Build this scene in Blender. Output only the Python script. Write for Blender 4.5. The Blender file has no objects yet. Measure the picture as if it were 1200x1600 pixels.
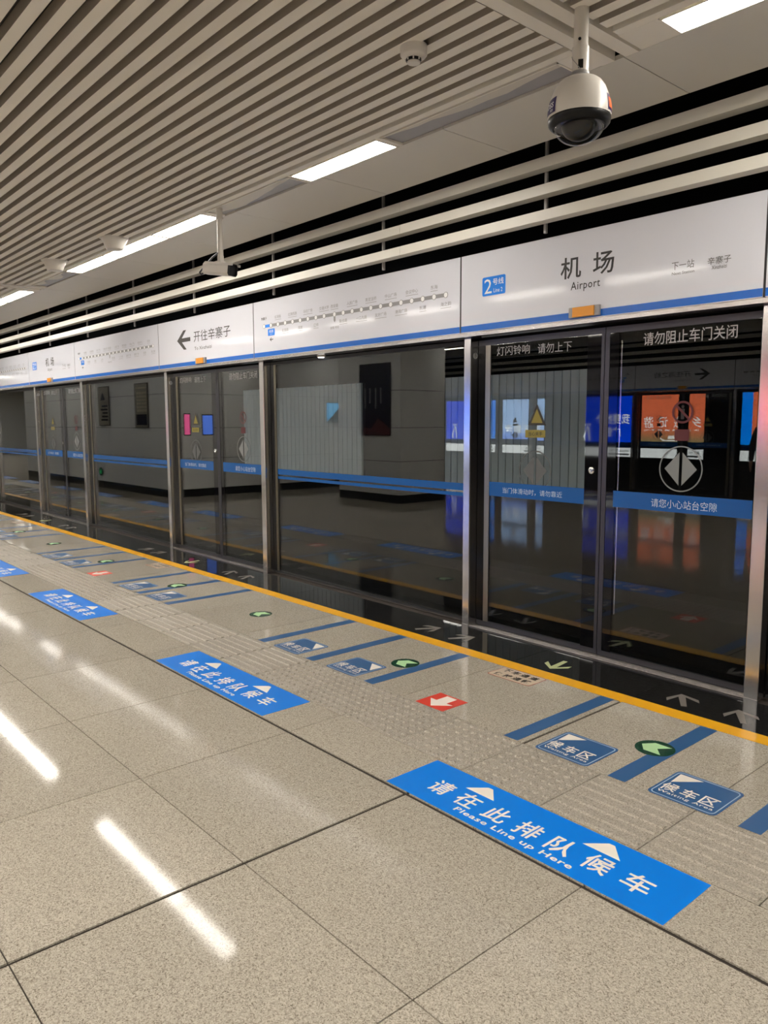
import bpy, bmesh, math, random
from mathutils import Matrix, Vector
random.seed(7)
S = bpy.context.scene
COL = S.collection
PI = math.pi

# ------------------------------------------------------------------ camera
cam_d = bpy.data.cameras.new('camera')
cam = bpy.data.objects.new('camera', cam_d); COL.objects.link(cam)
RX, RY, RZ = (0.6570142985691796, -0.08467634892189801, 0.7491075539659884), \
             (0.7538694237628188, 0.07856692427316457, -0.6523098422726509), \
             (-0.0036198606554341123, 0.993306173515252, 0.11545450301016168)
cam.matrix_world = Matrix((RX + (0.0,), RY + (0.0,), RZ + (1.55,), (0, 0, 0, 1)))
cam_d.sensor_fit = 'VERTICAL'; cam_d.sensor_height = 24.0
cam_d.lens = 1212.0 / 1600.0 * 24.0
cam_d.clip_start = 0.02; cam_d.clip_end = 200
S.camera = cam

# ------------------------------------------------------------------ world, exposure
w = bpy.data.worlds.new('world'); S.world = w; w.use_nodes = True
w.node_tree.nodes['Background'].inputs[0].default_value = (0.9, 0.95, 1.0, 1)
w.node_tree.nodes['Background'].inputs[1].default_value = 0.02
S.view_settings.view_transform = 'Standard'; S.view_settings.look = 'None'
S.view_settings.exposure = 0.27; S.view_settings.gamma = 1.0
S.view_settings.use_curve_mapping = False
LAMP = 30.0          # radiance of the ceiling lamp diffusers
ADS = 6.2            # radiance of the backlit advertisement boxes

# ------------------------------------------------------------------ materials
def mat(name, col, rough=0.5, metal=0.0, emit=0.0, spec=0.5, coat=0.0, ecol=None):
    m = bpy.data.materials.new(name); m.use_nodes = True
    b = m.node_tree.nodes['Principled BSDF']
    b.inputs['Base Color'].default_value = (*col, 1)
    b.inputs['Roughness'].default_value = rough
    b.inputs['Metallic'].default_value = metal
    b.inputs['Specular IOR Level'].default_value = spec
    if coat:
        b.inputs['Coat Weight'].default_value = coat; b.inputs['Coat Roughness'].default_value = 0.06
    if emit:
        b.inputs['Emission Color'].default_value = (*(ecol or col), 1)
        b.inputs['Emission Strength'].default_value = emit
    return m

def nd(m, t, x=None):
    n = m.node_tree.nodes.new(t)
    return n

def lk(m, a, b): m.node_tree.links.new(a, b)

def ramp(m, fac, stops):
    r = nd(m, 'ShaderNodeValToRGB'); lk(m, fac, r.inputs[0])
    e = r.color_ramp.elements
    while len(e) < len(stops): e.new(0.5)
    for i, (p, c) in enumerate(stops):
        e[i].position = p; e[i].color = (*c, 1)
    return r.outputs[0]

def speckled(name, stops, rough, scale=230.0, spec=0.5, bump=0.0):
    m = mat(name, stops[0][1], rough, spec=spec)
    b = m.node_tree.nodes['Principled BSDF']
    g = nd(m, 'ShaderNodeNewGeometry')
    v = nd(m, 'ShaderNodeTexVoronoi'); v.inputs['Scale'].default_value = scale
    lk(m, g.outputs['Position'], v.inputs['Vector'])
    sx = nd(m, 'ShaderNodeSeparateColor'); lk(m, v.outputs['Color'], sx.inputs[0])
    n = nd(m, 'ShaderNodeTexNoise'); n.inputs['Scale'].default_value = scale * 0.35; n.inputs['Detail'].default_value = 3
    lk(m, g.outputs['Position'], n.inputs['Vector'])
    n2 = nd(m, 'ShaderNodeTexNoise'); n2.inputs['Scale'].default_value = 1.3; n2.inputs['Detail'].default_value = 4
    lk(m, g.outputs['Position'], n2.inputs['Vector'])
    a = nd(m, 'ShaderNodeMath'); a.operation = 'MULTIPLY_ADD'
    lk(m, sx.outputs[0], a.inputs[0]); a.inputs[1].default_value = 0.55
    mu = nd(m, 'ShaderNodeMath'); mu.operation = 'MULTIPLY'; lk(m, n.outputs[0], mu.inputs[0]); mu.inputs[1].default_value = 0.45
    lk(m, mu.outputs[0], a.inputs[2])
    c = ramp(m, a.outputs[0], stops)
    oi = nd(m, 'ShaderNodeObjectInfo')
    k = nd(m, 'ShaderNodeMath'); k.operation = 'MULTIPLY_ADD'; lk(m, oi.outputs['Random'], k.inputs[0]); k.inputs[1].default_value = 0.08; k.inputs[2].default_value = 0.88
    k2 = nd(m, 'ShaderNodeMath'); k2.operation = 'MULTIPLY_ADD'; lk(m, n2.outputs[0], k2.inputs[0]); k2.inputs[1].default_value = 0.14; lk(m, k.outputs[0], k2.inputs[2])
    mx = nd(m, 'ShaderNodeVectorMath'); mx.operation = 'SCALE'; lk(m, c, mx.inputs[0]); lk(m, k2.outputs[0], mx.inputs['Scale'])
    lk(m, mx.outputs[0], b.inputs['Base Color'])
    if bump:
        bp = nd(m, 'ShaderNodeBump'); bp.inputs['Strength'].default_value = bump; bp.inputs['Distance'].default_value = 0.002
        lk(m, a.outputs[0], bp.inputs['Height']); lk(m, bp.outputs[0], b.inputs['Normal'])
    return m

TERR = [(0.15, (0.15, 0.125, 0.095)), (0.34, (0.34, 0.305, 0.25)), (0.6, (0.46, 0.415, 0.345)), (0.85, (0.57, 0.52, 0.44))]
M = {}
M['terrazzo'] = speckled('polished_terrazzo', TERR, 0.065, 300, 0.11)
M['tactile'] = speckled('rough_terrazzo', [(p, tuple(x * 0.93 for x in c)) for p, c in TERR], 0.42, 300, 0.5, 0.3)
M['granite'] = speckled('black_granite', [(0.3, (0.008, 0.008, 0.008)), (0.7, (0.02, 0.02, 0.02)), (0.9, (0.05, 0.05, 0.05))], 0.02, 160, 0.16)
M['grout'] = mat('dark_grout', (0.035, 0.026, 0.02), 0.9)
M['white'] = mat('white_gloss_panel', (0.72, 0.73, 0.79), 0.08, spec=0.36)
M['blue'] = mat('header_blue', (0.0, 0.125, 0.56), 0.2)
M['ceil'] = mat('ceiling_paint', (0.86, 0.81, 0.72), 0.45)
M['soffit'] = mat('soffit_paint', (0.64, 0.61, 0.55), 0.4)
M['slat_side_shade'] = mat('slat_shade_grey', (0.42, 0.37, 0.31), 0.5)  # darkened colour stands in for the shade between slats
M['deck'] = mat('ceiling_void', (0.06, 0.052, 0.045), 0.9)
M['tube'] = mat('cream_tube', (0.78, 0.75, 0.66), 0.3)
M['black'] = mat('matt_black', (0.006, 0.006, 0.006), 0.85, spec=0.1)
M['frit'] = mat('black_frit_glass', (0.004, 0.004, 0.005), 0.03)
M['rubber'] = mat('dark_gasket', (0.02, 0.02, 0.02), 0.5)
M['stile'] = mat('dark_grey_stile', (0.07, 0.07, 0.08), 0.35, 0.6)
M['lamp'] = mat('lamp_diffuser', (1, 1, 1), 0.5, emit=LAMP, ecol=(1.0, 0.945, 0.86))
M['added_tube'] = mat('added_tunnel_tube', (1, 1, 1), 0.5, emit=36.0, ecol=(0.85, 0.95, 1.0))  # emission of the added, unseen tunnel lights
M['lens'] = mat('amber_lens', (0.75, 0.30, 0.02), 0.25)
M['grey'] = mat('grey_plastic', (0.35, 0.34, 0.33), 0.4)
M['unlit'] = mat('unlit_grey_diffuser', (0.30, 0.29, 0.30), 0.35)
M['film'] = mat('pale_film', (0.62, 0.58, 0.50), 0.4)
M['yellow'] = mat('yellow_line_paint', (0.96, 0.47, 0.01), 0.3)
M['sblue'] = mat('sticker_blue', (0.0, 0.215, 0.82), 0.3)
M['wblue'] = mat('waiting_area_blue', (0.035, 0.115, 0.28), 0.3)
M['cream'] = mat('sticker_cream', (0.90, 0.82, 0.73), 0.4)
M['pale'] = mat('pale_outline', (0.45, 0.58, 0.72), 0.4)
M['label'] = mat('beige_label', (0.62, 0.50, 0.38), 0.4)
M['red'] = mat('sticker_red', (0.72, 0.055, 0.03), 0.4)
M['dred'] = mat('label_red_edge', (0.35, 0.06, 0.03), 0.4)
M['ink'] = mat('black_ink', (0.015, 0.012, 0.01), 0.4)
M['green'] = mat('dark_green', (0.005, 0.05, 0.025), 0.25)
M['lgreen'] = mat('luminous_green', (0.50, 0.78, 0.42), 0.4)
M['ygreen'] = mat('pale_yellow_green', (0.50, 0.55, 0.28), 0.4)
M['garrow'] = mat('grey_arrow', (0.20, 0.18, 0.16), 0.35)
M['lgrey'] = mat('light_grey_print', (0.55, 0.55, 0.56), 0.4)
M['mgrey'] = mat('map_grey', (0.27, 0.265, 0.27), 0.4)
M['ink2'] = mat('soft_ink', (0.10, 0.10, 0.10), 0.4)
M['wprint'] = mat('white_print', (0.85, 0.85, 0.86), 0.4)
M['band'] = mat('band_blue', (0.0, 0.09, 0.34), 0.25)
M['dgrey'] = mat('glass_sign_grey', (0.21, 0.22, 0.22), 0.5)
M['lett'] = mat('glass_lettering_grey', (0.72, 0.72, 0.72), 0.5)
M['dsteel'] = mat('bronze_steel', (0.30, 0.27, 0.21), 0.28, 1.0)
M['steelh'] = mat('plain_steel', (0.55, 0.53, 0.51), 0.22, 1.0)
M['evac'] = mat('spot_lens', (1, 1, 1), 0.3, emit=2.0)
M['reflection_cyan'] = mat('reflection_cyan', (0.1, 0.5, 0.9), 0.3, emit=1.6)  # glow imitating a cyan reflection on the core wall
M['skin'] = mat('skin', (0.45, 0.28, 0.20), 0.5)
M['jacket'] = mat('dark_jacket', (0.03, 0.032, 0.04), 0.8)
M['trousers'] = mat('dark_trousers', (0.02, 0.022, 0.03), 0.85)
M['hair'] = mat('black_hair', (0.01, 0.008, 0.007), 0.6)
M['fgrey'] = mat('faint_sign_grey', (0.115, 0.12, 0.12), 0.5)
M['wyel'] = mat('warning_yellow', (0.26, 0.21, 0.03), 0.4)
M['dyel'] = mat('warning_edge', (0.03, 0.025, 0.01), 0.4)
M['pred'] = mat('prohibition_red', (0.09, 0.012, 0.012), 0.4)
M['chrome'] = mat('chrome', (0.8, 0.8, 0.8), 0.12, 1.0)
M['camwhite'] = mat('camera_white', (0.70, 0.66, 0.60), 0.3)
M['camblack'] = mat('camera_black', (0.010, 0.010, 0.010), 0.35, spec=0.25)
M['purple'] = mat('sticker_purple', (0.03, 0.015, 0.10), 0.35)
M['orange'] = mat('sticker_orange', (0.75, 0.16, 0.04), 0.35)
M['wall'] = mat('wall_panel_grey', (0.74, 0.75, 0.73), 0.2)
M['dark'] = mat('dark_concrete', (0.008, 0.008, 0.008), 0.95, spec=0.05)
M['tunnel'] = mat('tunnel_panel', (0.75, 0.80, 0.82), 0.4)
M['poster'] = mat('poster_dark', (0.02, 0.02, 0.035), 0.2)
M['notice'] = mat('notice_board', (0.22, 0.20, 0.15), 0.35)
M['paper'] = mat('notice_paper', (0.42, 0.38, 0.26), 0.4)
M['exitg'] = mat('exit_green', (0.0, 0.35, 0.08), 0.4, emit=1.2)

def steel():
    m = mat('brushed_steel', (0.66, 0.64, 0.63), 0.2, 1.0)
    b = m.node_tree.nodes['Principled BSDF']
    g = nd(m, 'ShaderNodeNewGeometry'); mp = nd(m, 'ShaderNodeMapping'); mp.inputs['Scale'].default_value = (260, 260, 3)
    n = nd(m, 'ShaderNodeTexNoise'); n.inputs['Scale'].default_value = 1.0; n.inputs['Detail'].default_value = 2
    lk(m, g.outputs['Position'], mp.inputs[0]); lk(m, mp.outputs[0], n.inputs['Vector'])
    r = nd(m, 'ShaderNodeMapRange'); lk(m, n.outputs[0], r.inputs[0]); r.inputs[3].default_value = 0.12; r.inputs[4].default_value = 0.22
    lk(m, r.outputs[0], b.inputs['Roughness'])
    return m
M['steel'] = steel()

def pane(name, tint, ior=1.5, gl=(1, 1, 1)):
    m = bpy.data.materials.new(name); m.use_nodes = True
    nt = m.node_tree; nt.nodes.clear()
    o = nd(m, 'ShaderNodeOutputMaterial'); x = nd(m, 'ShaderNodeMixShader'); t = nd(m, 'ShaderNodeBsdfTransparent')
    g = nd(m, 'ShaderNodeBsdfGlossy'); f = nd(m, 'ShaderNodeFresnel')
    t.inputs[0].default_value = (*tint, 1); g.inputs[0].default_value = (*gl, 1); g.inputs['Roughness'].default_value = 0.0
    f.inputs[0].default_value = ior
    ge = nd(m, 'ShaderNodeNewGeometry'); mr = nd(m, 'ShaderNodeMapRange')      # both faces of the pane reflect alike
    mr.inputs[3].default_value = ior; mr.inputs[4].default_value = 1.0 / ior
    lk(m, ge.outputs['Backfacing'], mr.inputs[0]); lk(m, mr.outputs[0], f.inputs[0])
    lk(m, f.outputs[0], x.inputs[0]); lk(m, t.outputs[0], x.inputs[1]); lk(m, g.outputs[0], x.inputs[2]); lk(m, x.outputs[0], o.inputs[0])
    return m
M['glass'] = pane('clear_glass', (0.86, 0.88, 0.87), 1.52)
M['dome'] = pane('dome_bubble', (0.93, 0.93, 0.93), 1.5)

def glow(name, c1, c2, axis_z0, axis_z1, k=1.0, bands=0.0):
    m = bpy.data.materials.new(name); m.use_nodes = True
    b = m.node_tree.nodes['Principled BSDF']
    g = nd(m, 'ShaderNodeNewGeometry'); s = nd(m, 'ShaderNodeSeparateXYZ'); lk(m, g.outputs['Position'], s.inputs[0])
    r = nd(m, 'ShaderNodeMapRange'); lk(m, s.outputs[2], r.inputs[0]); r.inputs[1].default_value = axis_z0; r.inputs[2].default_value = axis_z1
    c = ramp(m, r.outputs[0], [(0.0, c1), (0.35, c2), (1.0, c2)])
    b.inputs['Base Color'].default_value = (0.05, 0.05, 0.05, 1); b.inputs['Roughness'].default_value = 0.2
    lk(m, c, b.inputs['Emission Color']); b.inputs['Emission Strength'].default_value = ADS * k
    return m
M['ad_orange'] = glow('ad_orange', (0.20, 0.22, 0.10), (0.85, 0.17, 0.07), 0.95, 2.22)
M['ad_blue'] = glow('ad_blue', (0.0, 0.06, 0.85), (0.0, 0.05, 0.75), 0.95, 2.22)
M['ad_sky'] = glow('ad_sky', (0.16, 0.30, 0.95), (0.42, 0.62, 1.0), 0.95, 2.22)
M['ad_azure'] = glow('ad_azure', (0.0, 0.25, 1.0), (0.0, 0.22, 0.95), 0.95, 2.22)
M['ad_white'] = mat('ad_white', (1, 1, 1), 0.3, emit=ADS * 0.9)
M['reflection_pink'] = mat('reflection_pink', (0.8, 0.12, 0.3), 0.3, emit=ADS * 0.35)  # glow imitating coloured reflections on the core wall, also the next one
M['reflection_blue'] = mat('reflection_dim_blue', (0.10, 0.22, 0.8), 0.3, emit=ADS * 0.35)

# ------------------------------------------------------------------ mesh helpers
class MB:
    def __init__(s): s.v = []; s.f = []
    def box(s, x0, x1, y0, y1, z0, z1):
        n = len(s.v)
        s.v += [(x0, y0, z0), (x1, y0, z0), (x1, y1, z0), (x0, y1, z0), (x0, y0, z1), (x1, y0, z1), (x1, y1, z1), (x0, y1, z1)]
        s.f += [tuple(n + i for i in q) for q in ((0, 3, 2, 1), (4, 5, 6, 7), (0, 1, 5, 4), (1, 2, 6, 5), (2, 3, 7, 6), (3, 0, 4, 7))]
        return s
    def prism(s, pts, z0, z1, T=None):
        n = len(s.v); k = len(pts)
        a = sum(pts[i][0] * pts[(i + 1) % k][1] - pts[(i + 1) % k][0] * pts[i][1] for i in range(k))
        if a < 0: pts = pts[::-1]
        vs = [(x, y, z0) for x, y in pts] + [(x, y, z1) for x, y in pts]
        if T: vs = [tuple(T @ Vector(v)) for v in vs]
        s.v += vs
        s.f.append(tuple(n + i for i in reversed(range(k)))); s.f.append(tuple(n + k + i for i in range(k)))
        s.f += [(n + i, n + (i + 1) % k, n + k + (i + 1) % k, n + k + i) for i in range(k)]
        return s
    def lathe(s, prof, seg=32, c=(0, 0)):
        n = len(s.v)
        for r, z in prof:
            for i in range(seg):
                a = 2 * PI * i / seg; s.v.append((c[0] + r * math.cos(a), c[1] + r * math.sin(a), z))
        for j in range(len(prof) - 1):
            for i in range(seg):
                k = (i + 1) % seg
                s.f.append((n + j * seg + i, n + (j + 1) * seg + i, n + (j + 1) * seg + k, n + j * seg + k))
        s.f.append(tuple(n + i for i in range(seg)))
        s.f.append(tuple(n + (len(prof) - 1) * seg + i for i in reversed(range(seg))))
        return s
    def tube(s, path, r, seg=8):
        n = len(s.v); P = [Vector(p) for p in path]
        for j, p in enumerate(P):
            d = (P[min(j + 1, len(P) - 1)] - P[max(j - 1, 0)]).normalized()
            u = d.cross(Vector((0.3, 0.2, 1))).normalized(); q = d.cross(u)
            for i in range(seg):
                a = 2 * PI * i / seg; s.v.append(tuple(p + u * (r * math.cos(a)) + q * (r * math.sin(a))))
        for j in range(len(P) - 1):
            for i in range(seg):
                k = (i + 1) % seg
                s.f.append((n + j * seg + i, n + j * seg + k, n + (j + 1) * seg + k, n + (j + 1) * seg + i))
        s.f.append(tuple(n + i for i in reversed(range(seg)))); s.f.append(tuple(n + (len(P) - 1) * seg + i for i in range(seg)))
        return s
    def mesh(s, name, m, smooth=False):
        me = bpy.data.meshes.new(name); me.from_pydata(s.v, [], s.f); me.update()
        me.materials.append(M[m] if isinstance(m, str) else m)
        if smooth:
            for p in me.polygons: p.use_smooth = True
            try: me.set_sharp_from_angle(angle=math.radians(40))
            except Exception: pass
        return me
    def obj(s, name, m, parent=None, loc=(0, 0, 0), smooth=False):
        return link(name, s.mesh(name, m, smooth), parent, loc)

def link(name, me, parent=None, loc=(0, 0, 0), mw=None):
    o = bpy.data.objects.new(name, me); COL.objects.link(o)
    if mw is not None: o.matrix_basis = mw
    else: o.location = loc
    if parent: o.parent = parent
    return o

def tag(o, label=None, cat=None, group=None, kind=None):
    if label: o['label'] = label
    if cat:
        o['category'] = cat
        if not kind: o['kind'] = 'thing'
    if group: o['group'] = group
    if kind: o['kind'] = kind
    return o

def thing(name, loc, label, cat, group=None, rz=0):
    o = bpy.data.objects.new(name, None); COL.objects.link(o); o.location = loc; o.rotation_euler = (0, 0, rz)
    return tag(o, label, cat, group)

KIDS = {}
def copy_tree(o, parent=None):
    c = o.copy(); COL.objects.link(c)
    if parent: c.parent = parent
    for ch in o.children: copy_tree(ch, c)
    return c

def rrect(x0, x1, y0, y1, r, n=4):
    p = []
    for cx, cy, a in ((x1 - r, y1 - r, 0), (x0 + r, y1 - r, PI / 2), (x0 + r, y0 + r, PI), (x1 - r, y0 + r, 1.5 * PI)):
        for i in range(n + 1):
            t = a + PI / 2 * i / n; p.append((cx + r * math.cos(t), cy + r * math.sin(t)))
    return p

def ring(mb, outer, inner, z0, z1, T=None):
    n = len(mb.v); k = len(outer)
    vs = [(x, y, z) for z in (z0, z1) for x, y in outer] + [(x, y, z) for z in (z0, z1) for x, y in inner]
    if T: vs = [tuple(T @ Vector(v)) for v in vs]
    mb.v += vs
    for i in range(k):
        j = (i + 1) % k
        mb.f += [(n + i, n + j, n + k + j, n + k + i), (n + k + i, n + k + j, n + 3 * k + j, n + 3 * k + i), (n + 2 * k + j, n + 2 * k + i, n + 3 * k + i, n + 3 * k + j)]
    return mb

def circ(cx, cy, r, n=32, ry=None): return [(cx + r * math.cos(2 * PI * i / n), cy + (ry or r) * math.sin(2 * PI * i / n)) for i in range(n)]

TC = {}
def text_mesh(s, bold=0.0, spacing=1.0):
    """verts/faces of a string, in its own plane, scaled to a unit box"""
    k = (s, bold, spacing)
    if k in TC: return TC[k]
    cu = bpy.data.curves.new('lettering', 'FONT'); cu.body = s; cu.size = 1; cu.offset = bold; cu.resolution_u = 2
    cu.space_character = spacing; cu.align_x = 'CENTER'
    o = bpy.data.objects.new('lettering', cu); COL.objects.link(o)
    dg = bpy.context.evaluated_depsgraph_get(); dg.update()
    me = bpy.data.meshes.new_from_object(o.evaluated_get(dg))
    v = [tuple(x.co) for x in me.vertices]; f = [tuple(p.vertices) for p in me.polygons]
    COL.objects.unlink(o); bpy.data.objects.remove(o); bpy.data.curves.remove(cu); bpy.data.meshes.remove(me)
    x0, x1 = min(p[0] for p in v), max(p[0] for p in v); y0, y1 = min(p[1] for p in v), max(p[1] for p in v)
    v = [((p[0] - x0) / (x1 - x0), (p[1] - y0) / (y1 - y0)) for p in v]
    TC[k] = (v, f, (x1 - x0) / (y1 - y0))
    return TC[k]

WALLT = Matrix(((1, 0, 0, 0), (0, 0, -1, 0), (0, 1, 0, 0), (0, 0, 0, 1)))      # plane (x, z) facing -Y: local z -> -Y
def add_text(mb, s, x0, x1, y0, y1, z, bold=0.0, spacing=1.0, wall=False, keep=False, th=0.0):
    v, f, asp = text_mesh(s, bold, spacing)
    if keep:
        cx = (x0 + x1) / 2; wd = (y1 - y0) * asp; x0, x1 = cx - wd / 2, cx + wd / 2
    n = len(mb.v)
    for a, b in v:
        x = x0 + a * (x1 - x0); y = y0 + b * (y1 - y0)
        mb.v.append((x, -z, y) if wall else (x, y, z))
    mb.f += [tuple(n + i for i in q) for q in f]
    return mb
# on walls: z is the distance in front of the local plane y=0, towards -Y

# ------------------------------------------------------------------ layout constants
P = 4.975                 # pitch of the screen doors
CP = -2.885               # centre of the nearest screen door
CF = -2.925               # centre of its floor markings
YP = 4.27                 # front plane of the posts
X_NEAR, X_FAR = 8.0, -44.0
YC = -1.13                # centre line of the island platform
XC = -7.99                # point about which the far side is turned
H = 3.2                   # ceiling
ORD = ['nearest', 'second nearest', 'third nearest', 'fourth nearest']

# ================================================================== STRUCTURE
floor = MB().box(X_FAR, X_NEAR, 2 * YC - 4.5, 4.50, -0.30, -0.007).obj('floor', 'grout'); tag(floor, kind='structure')

TX0, TP = -2.278, 0.8725
def tile_mesh(name, x, y, m, gap=0.0022): 
    return MB().box(gap, x - gap, gap, y - gap, -0.006, 0.0).mesh(name, m)
rows = [(-0.24, 0.54, 'terrazzo'), (0.54, 1.32, 'terrazzo'), (1.32, 2.092, 'terrazzo'), (2.108, 2.437, 'terrazzo'), (2.873, 3.728, 'terrazzo'), (3.838, 4.270, 'granite')]
for y0, y1, m in rows:
    nm = 'granite_tile' if m == 'granite' else 'tile'
    me = tile_mesh(nm, TP, y1 - y0, m)
    meA = MB().box(0.008, TP - 0.0022, 0.0022, y1 - y0 - 0.0022, -0.006, 0).mesh(nm, m)
    meB = MB().box(0.0022, TP - 0.008, 0.0022, y1 - y0 - 0.0022, -0.006, 0).mesh(nm, m)
    for k in range(-22, 5):
        link(nm, meA if (k == 0 and m != 'granite') else meB if (k == -1 and m != 'granite') else me, floor, (TX0 + TP * k, y0, 0))
# the rest of the floor, joined
rest = MB(); restb = MB()
for k in range(-46, 12):
    xa, xb = TX0 + TP * k + .002, TX0 + TP * (k + 1) - .002
    for y0, y1, m in rows:
        if not -22 <= k < 5: (restb if m == 'granite' else rest).box(xa, xb, y0 + .002, y1 - .002, -.006, 0)
    y = -0.24
    for j in range(5):
        rest.box(xa, xb, y - .78 + .002, y - .002, -.006, 0); y -= .78
    for a, b in ((2 * YC - 2.108, y), (2 * YC - 2.437, 2 * YC - 2.108), (2 * YC - 3.728, 2 * YC - 2.873)):
        rest.box(xa, xb, min(a, b) + .002, max(a, b) - .002, -.006, 0)
    restb.box(xa, xb, 2 * YC - 4.27, 2 * YC - 3.838, -.006, 0)
tag(rest.obj('tile_field', 'terrazzo', floor), 'polished terrazzo tiles further along the platform', kind='stuff')
tag(restb.obj('granite_field', 'granite', floor), 'black granite edge tiles further along', kind='stuff')

# tactile paving: bars, and studs in front of each door
def tactile_mesh(dots):
    q = TP / 2; mb = MB().box(.0022, q - .0022, .0022, .436 - .0022, -.006, 0)
    if dots:
        for i in range(8):
            for j in range(8):
                cx, cy = (i + .5) * q / 8, (j + .5) * .436 / 8
                n = len(mb.v)
                mb.v += [(x, y, 0) for x, y in circ(cx, cy, .019, 8)] + [(x, y, .0065) for x, y in circ(cx, cy, .012, 8)]
                mb.f += [(n + a, n + (a + 1) % 8, n + 8 + (a + 1) % 8, n + 8 + a) for a in range(8)] + [tuple(n + 8 + a for a in range(8))]
    else:
        for j in range(7):
            cy = .436 * (j + .5) / 7
            n = len(mb.v); x0, x1 = .012, q - .012
            mb.v += [(x0, cy - .016, 0), (x1, cy - .016, 0), (x1, cy + .016, 0), (x0, cy + .016, 0), (x0, cy - .008, .0045), (x1, cy - .008, .0045), (x1, cy + .008, .0045), (x0, cy + .008, .0045)]
            mb.f += [tuple(n + a for a in t) for t in ((4, 5, 6, 7), (0, 1, 5, 4), (1, 2, 6, 5), (2, 3, 7, 6), (3, 0, 4, 7))]
    return mb.mesh('tactile_tile', 'tactile')
tmb, tmd = tactile_mesh(False), tactile_mesh(True)
for k in range(-48, 8):
    x = TX0 + TP / 2 * k; cx = x + TP / 4
    d = min(abs(cx - (CF - n * P)) for n in range(-1, 8))
    link('tactile_tile', tmd if d < 1.12 else tmb, floor, (x, 2.437, 0))
tag(MB().box(X_FAR, TX0 + TP / 2 * -48, 2.44, 2.87, -.006, 0).box(X_FAR, X_NEAR, 2 * YC - 2.87, 2 * YC - 2.44, -.006, 0).obj('tactile_field', 'tactile', floor), kind='stuff')

# walls of the tunnels, track beds, end walls, core of the platform
def struct(name, mb, m, parent=None): return tag(mb.obj(name, m, parent), kind='structure')
struct('track_bed', MB().box(X_FAR, X_NEAR, 4.5, 8.2, -1.3, -1.1).box(X_FAR, X_NEAR, 4.45, 4.5, -1.1, -.30), 'dark')
struct('track_bed_across', MB().box(X_FAR, X_NEAR, 2 * YC - 8.3, 2 * YC - 4.5, -1.3, -1.1).box(X_FAR, X_NEAR, 2 * YC - 4.5, 2 * YC - 4.45, -1.1, -.30), 'dark')
struct('wall_back', MB().box(X_FAR, X_NEAR, 7.9, 8.1, -1.3, 4.2), 'black')
struct('wall_front', MB().box(X_FAR, X_NEAR, -10.7, -10.42, -1.3, 4.2), 'black')
struct('wall_left', MB().box(X_FAR - .2, X_FAR, -10.5, 8.1, -1.3, 4.2), 'wall')
struct('wall_right', MB().box(X_NEAR, X_NEAR + .2, -10.5, 8.1, -1.3, 4.2), 'wall')
struct('ceiling_deck', MB().box(X_FAR, X_NEAR, -10.5, 8.1, 4.2, 4.3), 'black')

# ceiling: slats, cross beams, soffit panels (parts)
ceil = MB().box(X_FAR, X_NEAR, 2 * YC - 3.08, 3.08, 3.262, 3.30).obj('ceiling', 'deck'); tag(ceil, kind='structure')
def shade_slat_sides(me):  # paints gap shade onto every face but the underside
    me.materials.append(M['slat_side_shade'])
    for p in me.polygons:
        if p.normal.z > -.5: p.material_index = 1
beams = [-34.7, -26.58, -18.38, -10.26, -2.12, 6.0]
secs = [(X_FAR, beams[0] - .11)] + [(beams[i] + .11, beams[i + 1] - .11) for i in range(5)]
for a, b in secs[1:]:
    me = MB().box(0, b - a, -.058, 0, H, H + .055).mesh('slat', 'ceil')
    shade_slat_sides(me)
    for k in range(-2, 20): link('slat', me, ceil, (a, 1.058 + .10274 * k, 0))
mb = MB()
for a, b in secs:
    for k in range(-63, 20):
        if (k < -2 or (a, b) == secs[0]) and not (-4.41 < 1.058 + .10274 * k < -4.12 or .02 < 1.058 + .10274 * k < .30 or .02 < 2 * YC - (1.058 + .10274 * k) + .058 < .30):
            y = 1.058 + .10274 * k; mb.box(a, b, y - .058, y, H, H + .055)
sf = mb.obj('slat_field', 'ceil', ceil); shade_slat_sides(sf.data)
tag(sf, 'further ceiling slats beyond the view', kind='stuff')
for bx in beams:
    for s in (-.10, .022):
        MB().box(bx + s, bx + s + .068, 2 * YC - 3.29, 3.293, H - .004, H + .06).obj('cross_beam', 'ceil', ceil)
# frame strips beside the lamp row, then the flat soffit
for sgn in (0, 1):
    def yy(a, b): return (a, b) if not sgn else (2 * YC - b, 2 * YC - a)
    y0, y1 = yy(3.052, 3.100)
    for a, b in secs: MB().box(a, b, y0, y1, H - .002, H + .055).obj('edge_strip', 'ceil', ceil)
    y0, y1 = yy(3.30, 3.90)
    xs = [-2.11 - 1.155 * j for j in range(-8, 36)]
    if sgn == 0:
        me = MB().box(.0025, 1.155 - .0025, y0, y1, H, H + .02).mesh('soffit_panel', 'soffit')
        for x in xs: link('soffit_panel', me, ceil, (x - 1.155, 0, 0))
    else:
        tag(MB().box(X_FAR, X_NEAR, y0, y1, H, H + .02).obj('soffit_strip', 'soffit', ceil))
    y0, y1 = yy(3.10, 3.30)
    for a, b in secs: MB().box(a, b, y0, y1, H + .05, H + .07).obj('lamp_trough', 'ceil', ceil)
# bulkhead closing the void above the soffit
struct('bulkhead', MB().box(X_FAR, X_NEAR, 3.10, 3.88, 3.30, 3.34).box(X_FAR, X_NEAR, 5.2, 5.3, 2.6, 4.2), 'black')
struct('bulkhead_across', MB().box(X_FAR, X_NEAR, 2 * YC - 3.88, 2 * YC - 3.10, 3.30, 3.34).box(X_FAR, X_NEAR, 2 * YC - 5.3, 2 * YC - 5.2, 2.6, 4.2), 'black')

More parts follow.
